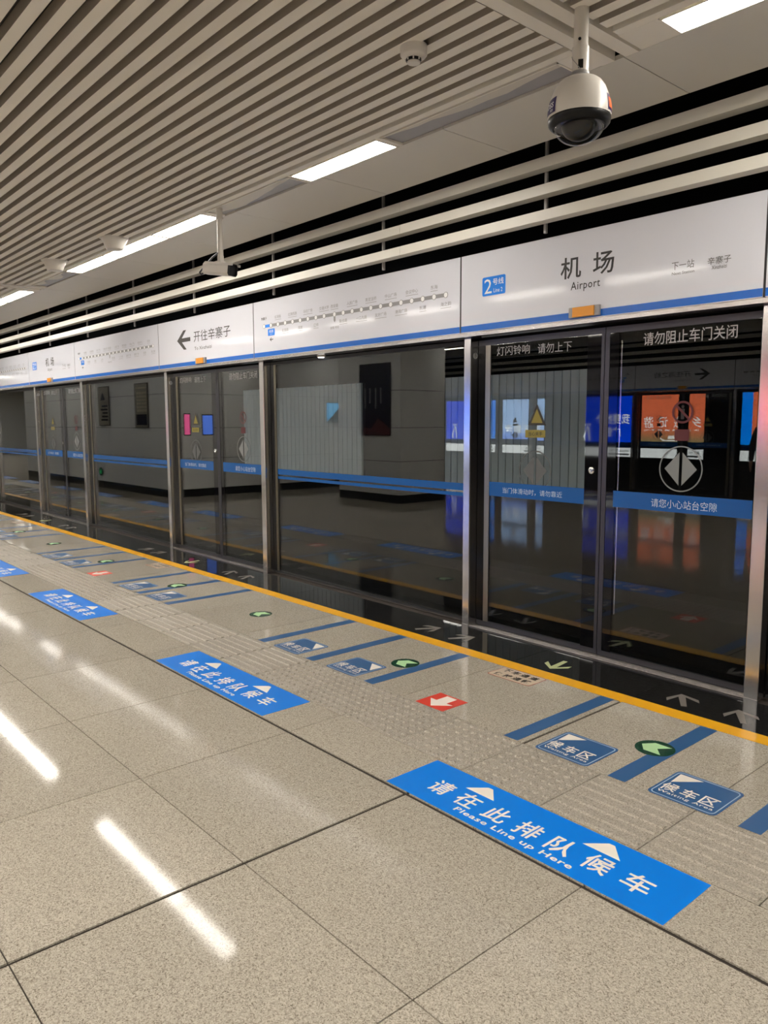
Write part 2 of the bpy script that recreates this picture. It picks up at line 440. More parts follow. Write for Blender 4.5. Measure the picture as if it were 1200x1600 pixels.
# the core of the platform behind the photographer: seen mirrored in the glass
core = MB().box(-24.3, -14.92, -3.84, 1.53, 0.0, 3.26).obj('platform_core', 'black'); tag(core, kind='structure')
zs = [0.0, 0.16, 0.80, 1.44, 2.14, 3.19]
for i in range(5):
    mm = 'frit' if i == 0 else 'wall'
    nm = 'skirting_panel' if i == 0 else 'wall_panel'
    me = MB().box(.003, 2.345 - .003, 0, .03, zs[i] + .004, zs[i + 1] - .004).mesh(nm, mm)
    for j in range(4): link(nm, me, core, (-24.3 + 2.345 * j, 1.53, 0))
    me = MB().box(0, .03, .003, 1.347 - .003, zs[i] + .004, zs[i + 1] - .004).mesh(nm, mm)
    for j in range(4): link(nm, me, core, (-14.92, -3.84 + 1.347 * j, 0))
pil = MB().box(-12.68, -10.83, -2.24, -1.13, 0, 3.195).obj('pillar', 'black'); tag(pil, kind='structure')
for i in range(5):
    mm = 'frit' if i == 0 else 'wall'; nm = 'skirting_panel' if i == 0 else 'wall_panel'
    MB().box(-12.68, -10.80, -1.13, -1.10, zs[i] + .004, zs[i + 1] - .006).obj(nm, mm, pil)
    MB().box(-10.83, -10.80, -2.27, -1.135, zs[i] + .004, zs[i + 1] - .006).obj(nm, mm, pil)

# panelled tunnel wall seen through the glass
tw = MB().box(-13.1, -9.52, 7.86, 7.9, .60, 2.16).box(-7.7, -5.35, 7.86, 7.9, .60, 2.16).obj('tunnel_cladding', 'rubber')
tag(tw, kind='structure')
me = MB().box(.006, .123 - .006, 0, .03, .62, 2.155).mesh('cladding_panel', 'tunnel')
for a, b in ((-13.1, -9.52), (-7.7, -5.35)):
    n = int((b - a) / .123)
    for j in range(n): link('cladding_panel', me, tw, (b - .123 * (j + 1), 7.83, 0))

# ================================================================== LAMPS
for x in (-13.5, -11.0, -6.5, 1.0):  # unseen lights added to brighten the tunnel cladding
    t = thing('added_tunnel_light', (x, 4.56, 2.45), 'added unseen light behind the sign band, brightening the tunnel cladding', 'lamp', 'added tunnel lights')
    MB().box(-.6, .6, -.04, .04, 0, .05).obj('casing', 'grey', t)
    MB().box(-.58, .58, -.03, .03, -.03, -.002).obj('tube', 'added_tube', t)
def lamp(x0, x1, y0, y1, label, group='ceiling lamps of the row by the screen doors', lit=True):
    t = thing('ceiling_lamp', (0, 0, 0), label, 'ceiling lamp', group)
    t.location = ((x0 + x1) / 2, (y0 + y1) / 2, H); hx, hy = (x1 - x0) / 2, (y1 - y0) / 2
    f = MB().box(-hx, hx, -hy, -hy + .008, -.003, .045).box(-hx, hx, hy - .008, hy, -.003, .045).box(-hx, -hx + .008, -hy + .008, hy - .008, -.003, .045).box(hx - .008, hx, -hy + .008, hy - .008, -.003, .045)
    f.obj('frame', 'ceil', t)
    MB().box(-hx + .008, hx - .008, -hy + .008, hy - .008, .002, .012).obj('diffuser', 'lamp' if lit else 'unlit', t)
    return t
L0, L1 = 3.115, 3.292
lamp(-1.83, -.72, L0, L1, 'lit lamp at the top right, beyond the cross beam and dome camera')
lamp(-4.53, -3.64, L0, L1, 'lit lamp alone between two grey unlit panels')
lamp(-6.69, -5.79, L0, L1, 'lit lamp beside the pole of the bullet camera')
lamp(-7.82, -6.72, L0, L1, 'lit lamp in the middle of the run of three, beside a white cone')
lamp(-8.86, -7.85, L0, L1, 'lit lamp at the far end of the run of three')
lamp(-11.62, -10.50, L0, L1, 'lit lamp furthest along the row, at the left edge of the photo')
for i, x in enumerate((-12.8, -13.95, -15.1, -17.3, -20.0, -21.2, -22.4, -25, -28.5, -29.7, -31, -33, -37, -38.3, .45, 1.6, 2.75, 5.0)):
    lamp(x, x + 1.11, L0, L1, 'lit lamp of the same row outside the photo', 'ceiling lamps outside the frame')
for j in range(24):
    if j % 5 in (1,): continue
    x = -38 + 1.9 * j
    lamp(x, x + 1.11, -4.39, -4.21, 'lit lamp over the opposite platform edge', 'ceiling lamps over the opposite edge')
for j in range(26):
    x = -40 + 1.82 * j
    for yc in (.14, 2 * YC - .14):
        lamp(x, x + 1.2, yc - .09, yc + .09, 'lit lamp between the slats over the middle of the platform', 'ceiling lamps over the middle of the platform')
def film(x0, x1, ys, loose, label):
    t = thing('unlit_panel', ((x0 + x1) / 2, (L0 + L1) / 2, H), label, 'ceiling panel', 'unlit panels in the lamp row')
    hx, hy = (x1 - x0) / 2, (L1 - L0) / 2
    MB().box(-hx, hx, -hy, hy, .012, .02).obj('diffuser', 'unlit', t)
    MB().box(-hx, hx, -hy, -hy + .007, -.004, .04).box(hx - .007, hx, -hy, hy, -.004, .04).obj('frame', 'ceil', t)
    n = len(ys); pts = [(-hx + .01, -hy + .008)] + [(-hx + .01 + (2 * hx - .02) * i / (n - 1), -hy + .008 + y) for i, y in enumerate(ys)] + [(hx - .01, -hy + .008)]
    MB().prism(pts, .007, .011).obj('loose_film', 'film', t)
    return t
film(-3.60, -2.34, [.02, .03, .05, .045, .07, .085, .08, .09, .07, .055, .05], 0, 'grey unlit panel with a loose wavy edge beside the dome camera')
film(-5.72, -4.56, [.10, .11, .14, .15, .13, .12, .10, .085, .06, .05, .03], 0, 'grey unlit panel with a wavy edge behind the bullet camera pole')
film(-10.05, -8.90, [.03, .08, .10, .03, .02, .11, .12, .10, .03, .02, .015], 0, 'grey unlit panel with torn pale film past the run of three lamps')

occ = sorted([(-1.83, -.72), (-4.53, -3.64), (-6.70, -5.79), (-7.835, -6.71), (-8.86, -7.85), (-11.62, -10.50), (-3.60, -2.34), (-5.72, -4.56), (-10.05, -8.90)] + [(x, x + 1.11) for x in (-12.8, -13.95, -15.1, -17.3, .45, 1.6, 2.75)] + [(b - .10, b + .10) for b in beams])
cur = -20.0
for a, b in occ:
    if a < -20: continue
    if a - cur > .012 and cur > -20: MB().box(cur + .002, a - .002, L0 - .01, L1 + .006, H, H + .02).obj('filler_panel', 'ceil', ceil)
    cur = max(cur, b)

# ================================================================== TUBES AND HANGERS
tube_rows = [(n_, 1.55 + (a_ - 1.55) * 4.05 / 4.2, 1.55 + (b_ - 1.55) * 4.05 / 4.2) for n_, a_, b_ in (('top', 3.238, 3.169), ('middle', 3.069, 3.003), ('bottom', 2.908, 2.842))]
for nm, zt, zb in tube_rows:
    for side in (0, 1):
        for i, (a, b) in enumerate(((-4.46, X_NEAR), (-12.93, -4.46), (X_FAR, -12.93))):
            y0, y1 = (4.05, 4.13) if not side else (2 * YC - 4.13, 2 * YC - 4.05)
            if side: a, b = 2 * XC - b, 2 * XC - a; a = max(a, X_FAR); b = min(b, X_NEAR)
            lab = ('%s one of three long cream tubes above the signs, %s' % (nm, ['right-hand length', 'middle length', 'far length at the left'][i])) if not side else 'cream tube above the sign band across the platform'
            t = MB().box(a + .002, b - .002, y0, y1, zb, zt).obj('cream_tube', 'tube')
            tag(t, lab, 'tube', 'cream tubes above the screen doors' if not side else 'cream tubes across the platform')
hx = [-3.18 - 1.573 * j for j in range(-3, 12)]
HL = {0: 'hanger rod right of the join between the two large sign panels', }
for j, x in enumerate(hx):
    mb = MB().box(x - .009, x + .009, 4.135, 4.153, 2.74, 4.2)
    for z in (2.85, 3.01, 3.17): mb.box(x - .014, x + .014, 4.1305, 4.135, z - .02, z + .02)
    o = mb.obj('hanger_rod', 'grey')
    tag(o, 'thin hanger rod behind the cream tubes, %s from the right' % ['first out of frame', 'next out of frame', 'last out of frame', 'first', 'second', 'third', 'fourth', 'fifth', 'sixth', 'seventh', 'eighth', 'ninth', 'tenth', 'eleventh', 'twelfth'][j], 'rod', 'hanger rods')

# ================================================================== SCREEN DOORS
def symbol_pair(parent, cx, cz, r, m):
    mb = MB(); y = -.0455
    T = Matrix.Translation((0, -.0005, 0)) @ WALLT
    ring(mb, circ(cx, cz, r, 40), circ(cx, cz, r * .945, 40), 0, .001, T)
    for s in (-1, 1):
        mb.prism([(cx + s * r * .07, cz + r * .72), (cx + s * r * .74, cz), (cx + s * r * .07, cz - r * .72)], 0, .001, T)
    return mb.obj('door_symbol', m, parent)

def make_door():
    t = thing('screen_door', (CP, YP, 0), '', 'screen door', 'glass screen doors along the near track')
    th = MB().box(-1.043, 1.036, .003, .068, -.001, .006).box(-1.043, 1.036, .072, .10, -.001, .010)
    for j in range(6): th.box(-1.043, 1.036, .008 + .01 * j, .012 + .01 * j, .006, .0075)
    th.obj('threshold', 'steelh', t)
    for s in (0, 1):
        x0, x1 = ((-1.043, .028), (.034, 1.036))[s]
        gx0, gx1 = ((-.925, -.10), (.13, 1.0))[s]
        lf = MB().box(x0, x1, .085, .105, .012, .045).box(x0, x1, .085, .105, 2.10, 2.14)
        if s == 0: lf.box(.006, .028, .080, .105, .045, 2.10)
        else: lf.box(.034, .066, .080, .105, .045, 2.10)
        leaf = lf.obj('door_leaf', 'stile', t)
        MB().box(x0, x1, .086, .096, .045, 2.10).obj('glass', 'glass', leaf)
        fr = MB()
        if s == 0: fr.box(x0, -.975, .0835, .0855, .045, 2.10).box(-.10, .006, .0835, .0855, .045, 2.10)
        else: fr.box(.066, gx0, .0835, .0855, .045, 2.10).box(gx1, x1, .0835, .0855, .045, 2.10)
        fr.obj('black_border', 'frit', leaf)
        if s == 0:
            MB().box(-.972, -.925, .080, .0855, .045, 2.10).obj('stile', 'dsteel', leaf)
            ky = MB().lathe([(.0, 0), (.022, 0), (.022, .006), (.012, .008), (.012, .004), (0, .004)], 20)
            k = ky.obj('lock', 'chrome', leaf, smooth=False); k.matrix_basis = Matrix.Translation((-.045, .084, 1.23)) @ Matrix.Rotation(PI / 2, 4, 'X')
        else:
            MB().box(gx0 + .0, gx0 + .016, .0975, .1035, .30, 2.05).obj('stile', 'steel', leaf)
        MB().box(gx0 - .01 * s, gx1 + (.0 if s == 0 else 0), .0825, .0855, 1.004, 1.108).obj('band', 'band', leaf)
        tx = MB()
        if s == 0:
            add_text(tx, '灯闪铃响', -.868, -.571, 2.018, 2.083, -.0835, wall=True); add_text(tx, '请勿上下', -.502, -.224, 2.010, 2.078, -.0835, wall=True)
        else: add_text(tx, '请勿阻止车门关闭', .297, .871, 2.005, 2.082, -.0835, .005, wall=True)
        tx.obj('lettering', 'lett', leaf)
        tb = MB()
        if s == 0: add_text(tb, '当门体滑动时，请勿靠近', -.796, -.273, 1.031, 1.073, -.0822, wall=True)
        else: add_text(tb, '请您小心站台空隙', .387, .801, 1.026, 1.078, -.0822, wall=True)
        tb.obj('band_lettering', 'pale', leaf)
        T = Matrix.Translation((0, .0856, 0)) @ WALLT
        if s == 1:
            o = symbol_pair(leaf, .568, 1.265, .137, 'dgrey'); o.location = (0, .0855, 0)
            cx, cz = .567, 1.60
            mb = ring(MB(), circ(cx, cz, .066, 28), circ(cx, cz, .054, 28), .0, .001, T)
            mb.prism([(cx - .045, cz + .035), (cx - .036, cz + .044), (cx + .045, cz - .035), (cx + .036, cz - .044)], 0, .0012, T)
            mb.prism(rrect(cx - .045, cx + .045, 1.432, 1.499, .006), 0, .001, T)
            mb.obj('prohibition_sign', 'pred', leaf)
            mb = MB().prism(circ(cx, cz + .032, .009, 10), 0, .0008, T).prism([(cx - .012, cz + .02), (cx + .012, cz + .02), (cx + .010, cz - .04), (cx - .010, cz - .04)], 0, .0008, T)
            mb.obj('pictogram', 'ink', leaf)
        else:
            o = symbol_pair(leaf, -.509, 1.207, .14, 'fgrey'); o.location = (0, .0855, 0)
            cx = -.500
            MB().prism([(cx - .075, 1.522), (cx + .078, 1.522), (cx, 1.668)], 0, .0008, T).obj('warning_edge', 'dyel', leaf)
            MB().prism([(cx - .048, 1.538), (cx + .050, 1.538), (cx, 1.635)], .0008, .0014, T).prism(rrect(cx - .098, cx + .075, 1.437, 1.49, .004), 0, .001, T).obj('warning_sign', 'wyel', leaf)
            tt = MB(); add_text(tt, '当心夹手', cx - .07, cx + .05, 1.449, 1.478, -.0842, .01, wall=True); tt.obj('warning_lettering', 'dyel', leaf)
    return t

def make_fixed():
    t = thing('fixed_screen', (CP - P / 2, YP, 0), '', 'glass screen', 'fixed glass bays between the screen doors')
    h = P / 2; x0, x1 = -h + 1.123, h - 1.115
    MB().box(x0, x1, .075, .11, .0, .010).box(x0, x1, .0745, .0755, .0, .012).obj('bottom_rail', 'steel', t)
    MB().box(x0, x1, .085, .105, .010, .03).obj('lower_frame', 'rubber', t); MB().box(x0, x1, .085, .105, 2.12, 2.15).obj('upper_frame', 'rubber', t)
    MB().box(x0, x1, .088, .098, .03, 2.12).obj('glass', 'glass', t)
    MB().box(x0, x0 + .055, .0855, .0875, .03, 2.12).obj('black_border', 'frit', t); MB().box(x1 - .07, x1, .0855, .0875, .03, 2.12).obj('black_border', 'frit', t)
    MB().box(x0 + .058, x0 + .095, .082, .0878, .03, 2.12).obj('stile', 'dsteel', t)
    MB().box(x0 + .02, x1 - .04, .0865, .0878, 1.024, 1.080).obj('wide_band', 'band', t)
    MB().box(x0 + .02, x1 - .04, .0865, .0878, .980, 1.008).obj('narrow_band', 'band', t)
    return t

def make_post(side):
    t = thing('steel_post', (0, YP, 0), '', 'post', 'steel posts beside the screen doors')
    x0, x1 = (-1.112, -1.047) if side == 0 else (1.04, 1.118)
    b = MB(); b.prism(rrect(x0, x1, 0, .12, .004, 2), 0, 2.155); b.obj('shaft', 'steel', t)
    MB().prism(rrect(x0 - .002, x1 + .002, -.002, .122, .004, 2), 0, .012).obj('foot_plate', 'steel', t)
    if side == 0:
        mb = ring(MB(), circ(0, 0, .022, 24), circ(0, 0, .018, 24), 0, .001); add_text(mb, '12', -.011, .011, -.012, .012, .001, .01)
        o = mb.obj('number_disc', 'lgrey', t); o.matrix_basis = Matrix.Translation((x1 + .0004, .052, 2.03)) @ Matrix.Rotation(PI / 2, 4, 'Z') @ Matrix.Rotation(PI / 2, 4, 'X')
    return t

YH = 4.20
def hbody(t, x0, x1):
    MB().box(x0 + .007, x1 - .007, 0, .045, 2.185, 2.724).obj('panel', 'white', t)
    MB().box(x0 + .007, x1 - .007, -.0012, 0, 2.190, 2.233).obj('blue_stripe', 'blue', t)
    MB().box(x0, x0 + .0068, .003, .045, 2.186, 2.722).obj('joint_gasket', 'rubber', t); MB().box(x1 - .0068, x1, .003, .045, 2.186, 2.722).obj('joint_gasket', 'rubber', t)
def header(kind):
    t = thing('sign_panel', (CP, YH, 0), '', 'sign panel', 'white sign panels above the screen doors')
    if kind in ('station', 'arrow'):
        x0, x1 = -1.085, 1.07
        hbody(t, x0, x1)
        a = MB().box(-.128, .092, -.022, 0, 2.196, 2.259).obj('signal_housing', 'grey', t)
        MB().box(-.096, .060, -.030, -.022, 2.198, 2.257).obj('amber_lens', 'lens', t)
        if kind == 'station':
            T = WALLT
            MB().prism(rrect(-.876, -.667, 2.421, 2.549, .012), .0, .0012, T).obj('line_badge', 'sblue', t)
            mb = MB(); add_text(mb, '2', -.857, -.789, 2.436, 2.534, .0016, .0, wall=True)
            add_text(mb, '号线', -.780, -.682, 2.488, 2.532, .0016, .01, wall=True); add_text(mb, 'Line 2', -.772, -.692, 2.438, 2.466, .0016, .0, wall=True)
            mb.obj('badge_lettering', 'wprint', t)
            mb = MB(); add_text(mb, '机', -.212, -.058, 2.443, 2.577, .0012, .012, wall=True); add_text(mb, '场', .028, .176, 2.441, 2.575, .0012, .012, wall=True)
            add_text(mb, 'Airport', -.132, .082, 2.355, 2.420, .0012, .004, spacing=1.1, wall=True)
            mb.obj('station_name', 'ink', t)
            mb = MB(); add_text(mb, '下一站', .550, .682, 2.394, 2.440, .0012, wall=True); add_text(mb, '辛寨子', .759, .889, 2.391, 2.432, .0012, wall=True)
            add_text(mb, 'Next Station', .552, .685, 2.367, 2.383, .0012, wall=True); add_text(mb, 'Xinzhaizi', .783, .867, 2.366, 2.386, .0012, wall=True)
            mb.obj('next_station', 'ink2', t)
        else:
            X0 = CP - P
            mb = MB()
            ax, az = -8.449 - X0, 2.483
            mb.prism([(ax, az), (ax + .16, az + .108), (ax + .225, az + .108), (ax + .115, az + .022), (ax + .32, az + .022), (ax + .32, az - .022), (ax + .115, az - .022), (ax + .225, az - .108), (ax + .16, az - .108)], 0, .0012, WALLT)
            mb.obj('arrow', 'ink', t)
            mb = MB(); add_text(mb, '开往辛寨子', -8.045 - X0, -7.240 - X0, 2.441, 2.560, .0012, .0, wall=True)
            add_text(mb, 'To Xinzhaizi', -8.035 - X0, -7.645 - X0, 2.352, 2.388, .0012, .0, wall=True)
            mb.obj('direction_lettering', 'ink', t)
    else:
        x0, x1 = -P + 1.07, -1.085
        hbody(t, x0, x1)
        n = 21; names = '辛寨子 机场 虹港路 虹锦路 红旗西路 湾家 马栏广场 辽师 交通大学 西安路 联合路 人民广场 一二九街 青泥洼桥 友好广场 中山广场 港湾广场 会议中心 东港 东海 海之韵'.split()
        up = {0, 2, 4, 6, 8, 9, 11, 13, 15, 17, 19}
        xs = [-6.595 + .1222 * i - CP for i in range(9)] + [-5.467 - CP] + [-5.467 + .1225 * (i - 9) - CP for i in range(10, 21)]
        zl = 2.478
        mb = MB().box(xs[1], xs[-1], -.0012, 0, zl - .014, zl + .014); mb.prism([(xs[9] - .012, zl), (xs[9] + .012, zl), (xs[9] + .012, zl - .052), (xs[9], zl - .068), (xs[9] - .012, zl - .052)], 0, .0012, WALLT)
        mb.obj('route_line', 'mgrey', t)
        MB().box(xs[0], xs[1], -.0012, 0, zl - .014, zl + .014).prism(rrect(xs[1] - .055, xs[1] + .063, 2.382, 2.446, .008), 0, .0012, WALLT).obj('current_stop', 'sblue', t)
        mb = MB(); md = MB()
        for i, x in enumerate(xs):
            mb.prism(circ(x, zl, .019, 14), .0012, .0018, WALLT); 
            ring(md, circ(x, zl, .0225, 14), circ(x, zl, .0185, 14), .0, .0019, WALLT)
        mb.obj('station_dots', 'wprint', t); md.obj('dot_outlines', 'mgrey', t)
        mb = MB()
        for i, x in enumerate(xs):
            if i == 1: continue
            hw = .0165 * len(names[i]) + .004; zc = zl + .056 if i in up else zl - .080
            if i == 0: continue
            add_text(mb, names[i], x - hw, x + hw, zc, zc + .03, .0012, wall=True)
            mb.box(x - hw, x + hw, -.0012, 0, zc - .014, zc - .011)
            mb.obj('station_name', 'mgrey', t); mb = MB()
        add_text(mb, '换乘1号线', xs[9] - .06, xs[9] + .06, zl - .125, zl - .10, .0012, wall=True)
        mb.obj('transfer_note', 'mgrey', t)
        mb = MB(); add_text(mb, names[0], xs[0] - .05, xs[0] + .05, zl + .058, zl + .088, .0012, .01, wall=True)
        ax = xs[1] + .005; mb.prism([(ax - .03, 2.345), (ax - .005, 2.362), (ax + .004, 2.362), (ax - .012, 2.349), (ax + .028, 2.349), (ax + .028, 2.341), (ax - .012, 2.341), (ax + .004, 2.328), (ax - .005, 2.328)], 0, .0012, WALLT)
        mb.obj('first_station', 'ink', t)
        mb = MB(); add_text(mb, '机场', xs[1] - .032, xs[1] + .04, 2.408, 2.436, .0016, .01, wall=True); add_text(mb, 'Airport', xs[1] - .02, xs[1] + .03, 2.390, 2.400, .0016, wall=True)
        mb.obj('stop_lettering', 'wprint', t)
    return t

door0, fixed0, postL0, postR0 = make_door(), make_fixed(), make_post(0), make_post(1)
hs0, ha0, hm0 = header('station'), header('arrow'), header('map')
ha0.location.x = CP - P
WHERE = {0: 'nearest the camera', 1: 'second from the right', 2: 'third from the right', 3: 'fourth along at the far left'}
first = {}
def place(src, key, x, y, rz, label, group):
    if key not in first: o = src; first[key] = 1
    else: o = copy_tree(src)
    o.location = (x, y, 0); o.rotation_euler = (0, 0, rz)
    o['label'] = label
    if group: o['group'] = group
    return o
ordn = lambda n: ['nearest', 'second', 'third', 'fourth', 'fifth', 'sixth', 'seventh'][n]
for n in [0, 1, 2, 3, 4, 5, -1]:
    c = CP - n * P
    w_ = WHERE.get(n, 'outside the photo' if n < 0 else '%s along, beyond the frame' % ordn(n))
    place(door0, 'd', c, YP, 0, 'glass sliding screen door, %s' % w_, 'glass screen doors along the near track')
    place(fixed0, 'f', c - P / 2, YP, 0, 'fixed glass bay with twin bands, left of the door %s' % w_, 'fixed glass bays between the screen doors')
    place(postL0, 'pl', c, YP, 0, 'steel post left of the door %s' % w_, 'steel posts beside the screen doors')
    place(postR0, 'pr', c, YP, 0, 'steel post right of the door %s' % w_, 'steel posts beside the screen doors')
    if n % 2 == 0: place(hs0, 'hs', c, YH, 0, 'white station name panel over the door %s' % w_, 'white sign panels above the screen doors')
    else: place(ha0, 'ha', c, YH, 0, 'white arrow sign panel over the door %s' % w_, 'white sign panels above the screen doors')
    place(hm0, 'hm', c, YH, 0, 'white route map panel left of the door %s' % w_, 'white sign panels above the screen doors')
# other side of the island: the same turned by half a circle, seen mirrored
ha1 = copy_tree(ha0)
for ch in list(ha1.children):
    if ch.name.startswith('direction_lettering'): bpy.data.objects.remove(ch)
mb = MB(); X0 = CP - P
add_text(mb, '开往海之韵', -8.045 - X0, -7.240 - X0, 2.441, 2.560, .0012, .0, wall=True); add_text(mb, 'To Haizhiyun', -8.035 - X0, -7.645 - X0, 2.352, 2.388, .0012, .0, wall=True)
mb.obj('direction_lettering', 'ink', ha1)
CB = 2 * XC - (CP - P)          # centre of the opposite door with the arrow panel
used = 0
for m in range(-6, 4):
    c = CB + m * P
    if c - 3 < X_FAR or c + 4 > X_NEAR: continue
    yo = lambda y: 2 * YC - y
    for src, g, y, dx, lab in ((door0, 'screen doors across the platform', YP, 0, 'glass screen door across the platform, seen only mirrored in the near glass'),
                          (fixed0, 'glass bays across the platform', YP, P / 2, 'fixed glass bay across the platform, seen only mirrored'),
                          (postL0, 'posts across the platform', YP, 0, 'steel post across the platform, seen only mirrored'),
                          (postR0, 'posts across the platform', YP, 0, 'steel post across the platform, seen only mirrored')):
        o = copy_tree(src); o.location = (c + dx, yo(y), 0); o.rotation_euler = (0, 0, PI); tag(o, lab, None, g)
    if m % 2 == 0:
        o = ha1 if not used else copy_tree(ha1); used = 1; lab = 'white arrow sign panel across the platform, seen mirrored'
    else: o = copy_tree(hs0); lab = 'white station name panel across the platform, seen mirrored'
    o.location = (c, yo(YH), 0); o.rotation_euler = (0, 0, PI); tag(o, lab, None, 'sign panels across the platform')
    o = copy_tree(hm0); o.location = (c, yo(YH), 0); o.rotation_euler = (0, 0, PI); tag(o, 'white route map panel across the platform, seen mirrored', None, 'sign panels across the platform')
# housings behind the sign bands, underside trim
for s in (0, 1):
    f = (lambda a, b: (a, b)) if not s else (lambda a, b: (2 * YC - b, 2 * YC - a))
    y = f(4.249, 4.52); y2 = f(4.205, 4.36); y3 = f(4.36, 4.52); y4 = f(4.46, 4.52)
    o = MB().box(X_FAR, X_NEAR, *y, 2.19, 2.70).box(X_FAR, X_NEAR, *y3, 2.155, 2.19).box(X_FAR, X_NEAR, *y4, 2.70, 2.80).obj('trim_%d' % (1 + 2 * s), 'black'); tag(o, kind='structure')
    o = MB().box(X_FAR, X_NEAR, *y2, 2.158, 2.183).obj('trim_%d' % (2 + 2 * s), 'steelh'); tag(o, kind='structure')

# ================================================================== FLOOR MARKINGS
def slab(mb_pts, m, name, parent=None, z0=.0003, z1=.0012):
    return MB().prism(mb_pts, z0, z1).obj(name, m, parent)
o = MB().box(X_FAR, X_NEAR, 3.729, 3.837, -.006, .0008).obj('yellow_line', 'yellow')
tag(o, 'long yellow safety line between the beige tiles and the black granite edge', 'safety line')
o = MB().box(X_FAR, X_NEAR, 2 * YC - 3.837, 2 * YC - 3.729, -.006, .0008).obj('yellow_line', 'yellow')
tag(o, 'yellow safety line along the opposite platform edge', 'safety line')

def make_banner():
    t = thing('queue_banner', (0, 2.27, 0), '', 'floor sticker', 'blue queue banners on the floor')
    slab([(-.648, -.156), (.648, -.156), (.648, .158), (-.648, .158)], 'sblue', 'backing', t)
    mb = MB(); s = '请在此排队候车'
    xs = [-.445, -.292, -.136, .019, .172, .326, .48]
    for ch, x in zip(s, xs): add_text(mb, ch, x - .052, x + .052, -.075, .037, .0016, .014)
    mb.obj('lettering', 'cream', t)
    mb = MB(); add_text(mb, 'Please Line up Here', -.285, .278, -.131, -.089, .0016, .02, 1.08); mb.obj('small_lettering', 'cream', t)
    for cx in (-.298, .288): slab([(cx - .078, .055), (cx + .078, .055), (cx + .012, .128), (cx - .012, .128)], 'cream', 'triangle', t, .0012, .0017)
    return t
def make_wait(fl):
    t = thing('waiting_sticker', (0, 3.017, 0), '', 'floor sticker', 'blue waiting area stickers on the floor')
    slab(rrect(-.148, .148, -.14, .14, .025), 'wblue', 'backing', t, .0003, .0011)
    ring(MB(), rrect(-.138, .138, -.13, .13, .022), rrect(-.134, .134, -.126, .126, .019), .0011, .0015).obj('outline', 'pale', t)
    s = -1 if fl else 1
    slab([(s * -.125, .112), (s * -.022, .114), (s * -.118, .012)], 'cream', 'triangle', t, .0011, .0016)
    mb = MB()
    for ch, x in zip('候车区', (-.094, -.008, .078)): add_text(mb, ch, x - .034, x + .034, -.075, .002 if s > 0 else .002, .0016, .014)
    add_text(mb, 'Waiting Area', -.122, .120, -.108, -.082, .0016, .01, 1.1)
    mb.obj('lettering', 'cream', t)
    return t
def make_stripe():
    t = MB().box(-.043, .043, 2.877, 3.722, .0003, .0011).obj('queue_stripe', 'wblue'); return tag(t, '', 'floor stripe', 'blue queue stripes on the floor')
def make_green():
    t = thing('evacuation_disc', (0, 3.295, 0), '', 'floor sticker', 'round green arrow discs on the floor')
    slab(circ(0, 0, .092, 36), 'green', 'disc', t, .0003, .0018)
    slab([(-.068, 0), (-.028, .055), (.058, .055), (.012, 0), (.058, -.055), (-.028, -.055)], 'lgreen', 'arrow', t, .0018, .0022)
    return t
def make_red():
    t = thing('red_arrow_sticker', (0, 2.975, 0), '', 'floor sticker', 'red square arrow stickers on the floor')
    slab([(-.106, -.10), (.106, -.10), (.106, .10), (-.106, .10)], 'red', 'backing', t)
    slab([(0, -.085), (.085, .0), (.038, .0), (.038, .085), (-.038, .085), (-.038, .0), (-.085, .0)], 'cream', 'arrow', t, .0012, .0017)
    return t
def make_label():
    t = thing('exit_lane_label', (-.012, 3.632, 0), '', 'floor sticker', 'beige exit lane labels on the floor')
    slab(rrect(-.165, .165, -.095, .088, .022), 'dred', 'edge', t, .0003, .0010)
    slab(rrect(-.160, .160, -.090, .083, .019), 'label', 'backing', t, .0010, .0014)
    mb = MB()
    for j, s in enumerate(('下车通道', '保持通畅')):
        for i, ch in enumerate(s): add_text(mb, ch, -.135 + .07 * i, -.078 + .07 * i, .010 - .082 * j, .066 - .082 * j, .0018, .03)
    mb.obj('lettering', 'ink', t)
    return t
def arrow_pts(L=.20, W=.085, s=.030):
    # open-headed arrow pointing +Y
    return [(0, L / 2), (W, L / 2 - W * .95), (W, L / 2 - W * .95 - s * 1.5), (s / 2 + .004, L / 2 - s * 1.6), (s / 2, -L / 2), (-s / 2, -L / 2), (-s / 2 - .004, L / 2 - s * 1.6), (-W, L / 2 - W * .95 - s * 1.5), (-W, L / 2 - W * .95)]
def make_edge_arrow(m, name):
    t = slab(arrow_pts(), m, name)
    return tag(t, '', 'floor arrow', 'arrows on the black platform edge')
protos = dict(banner=make_banner(), waitL=make_wait(True), waitR=make_wait(False), stripe=make_stripe(), green=make_green(), red=make_red(), label=make_label(),
              ga=make_edge_arrow('garrow', 'edge_arrow'), ya=make_edge_arrow('ygreen', 'edge_arrow'))
seen = set()
def put(k, x, label, y=None, rz=0, side=0, grp=None):
    o = protos[k]
    if k in seen: o = copy_tree(o)
    else: protos[k] = o; seen.add(k)
    yv = protos[k].location.y if y is None else y
    if k + 'y' in PY: yv = PY[k + 'y'] if y is None else y
    else:
        if y is None: PY[k + 'y'] = yv
    if side: x, yv, rz = 2 * XC - x, 2 * YC - yv, rz + PI
    o.location = (x, yv, 0); o.rotation_euler = (0, 0, rz); o['label'] = label
    if grp: o['group'] = grp
    return o
PY = {}
for k in protos: PY[k + 'y'] = protos[k].location.y
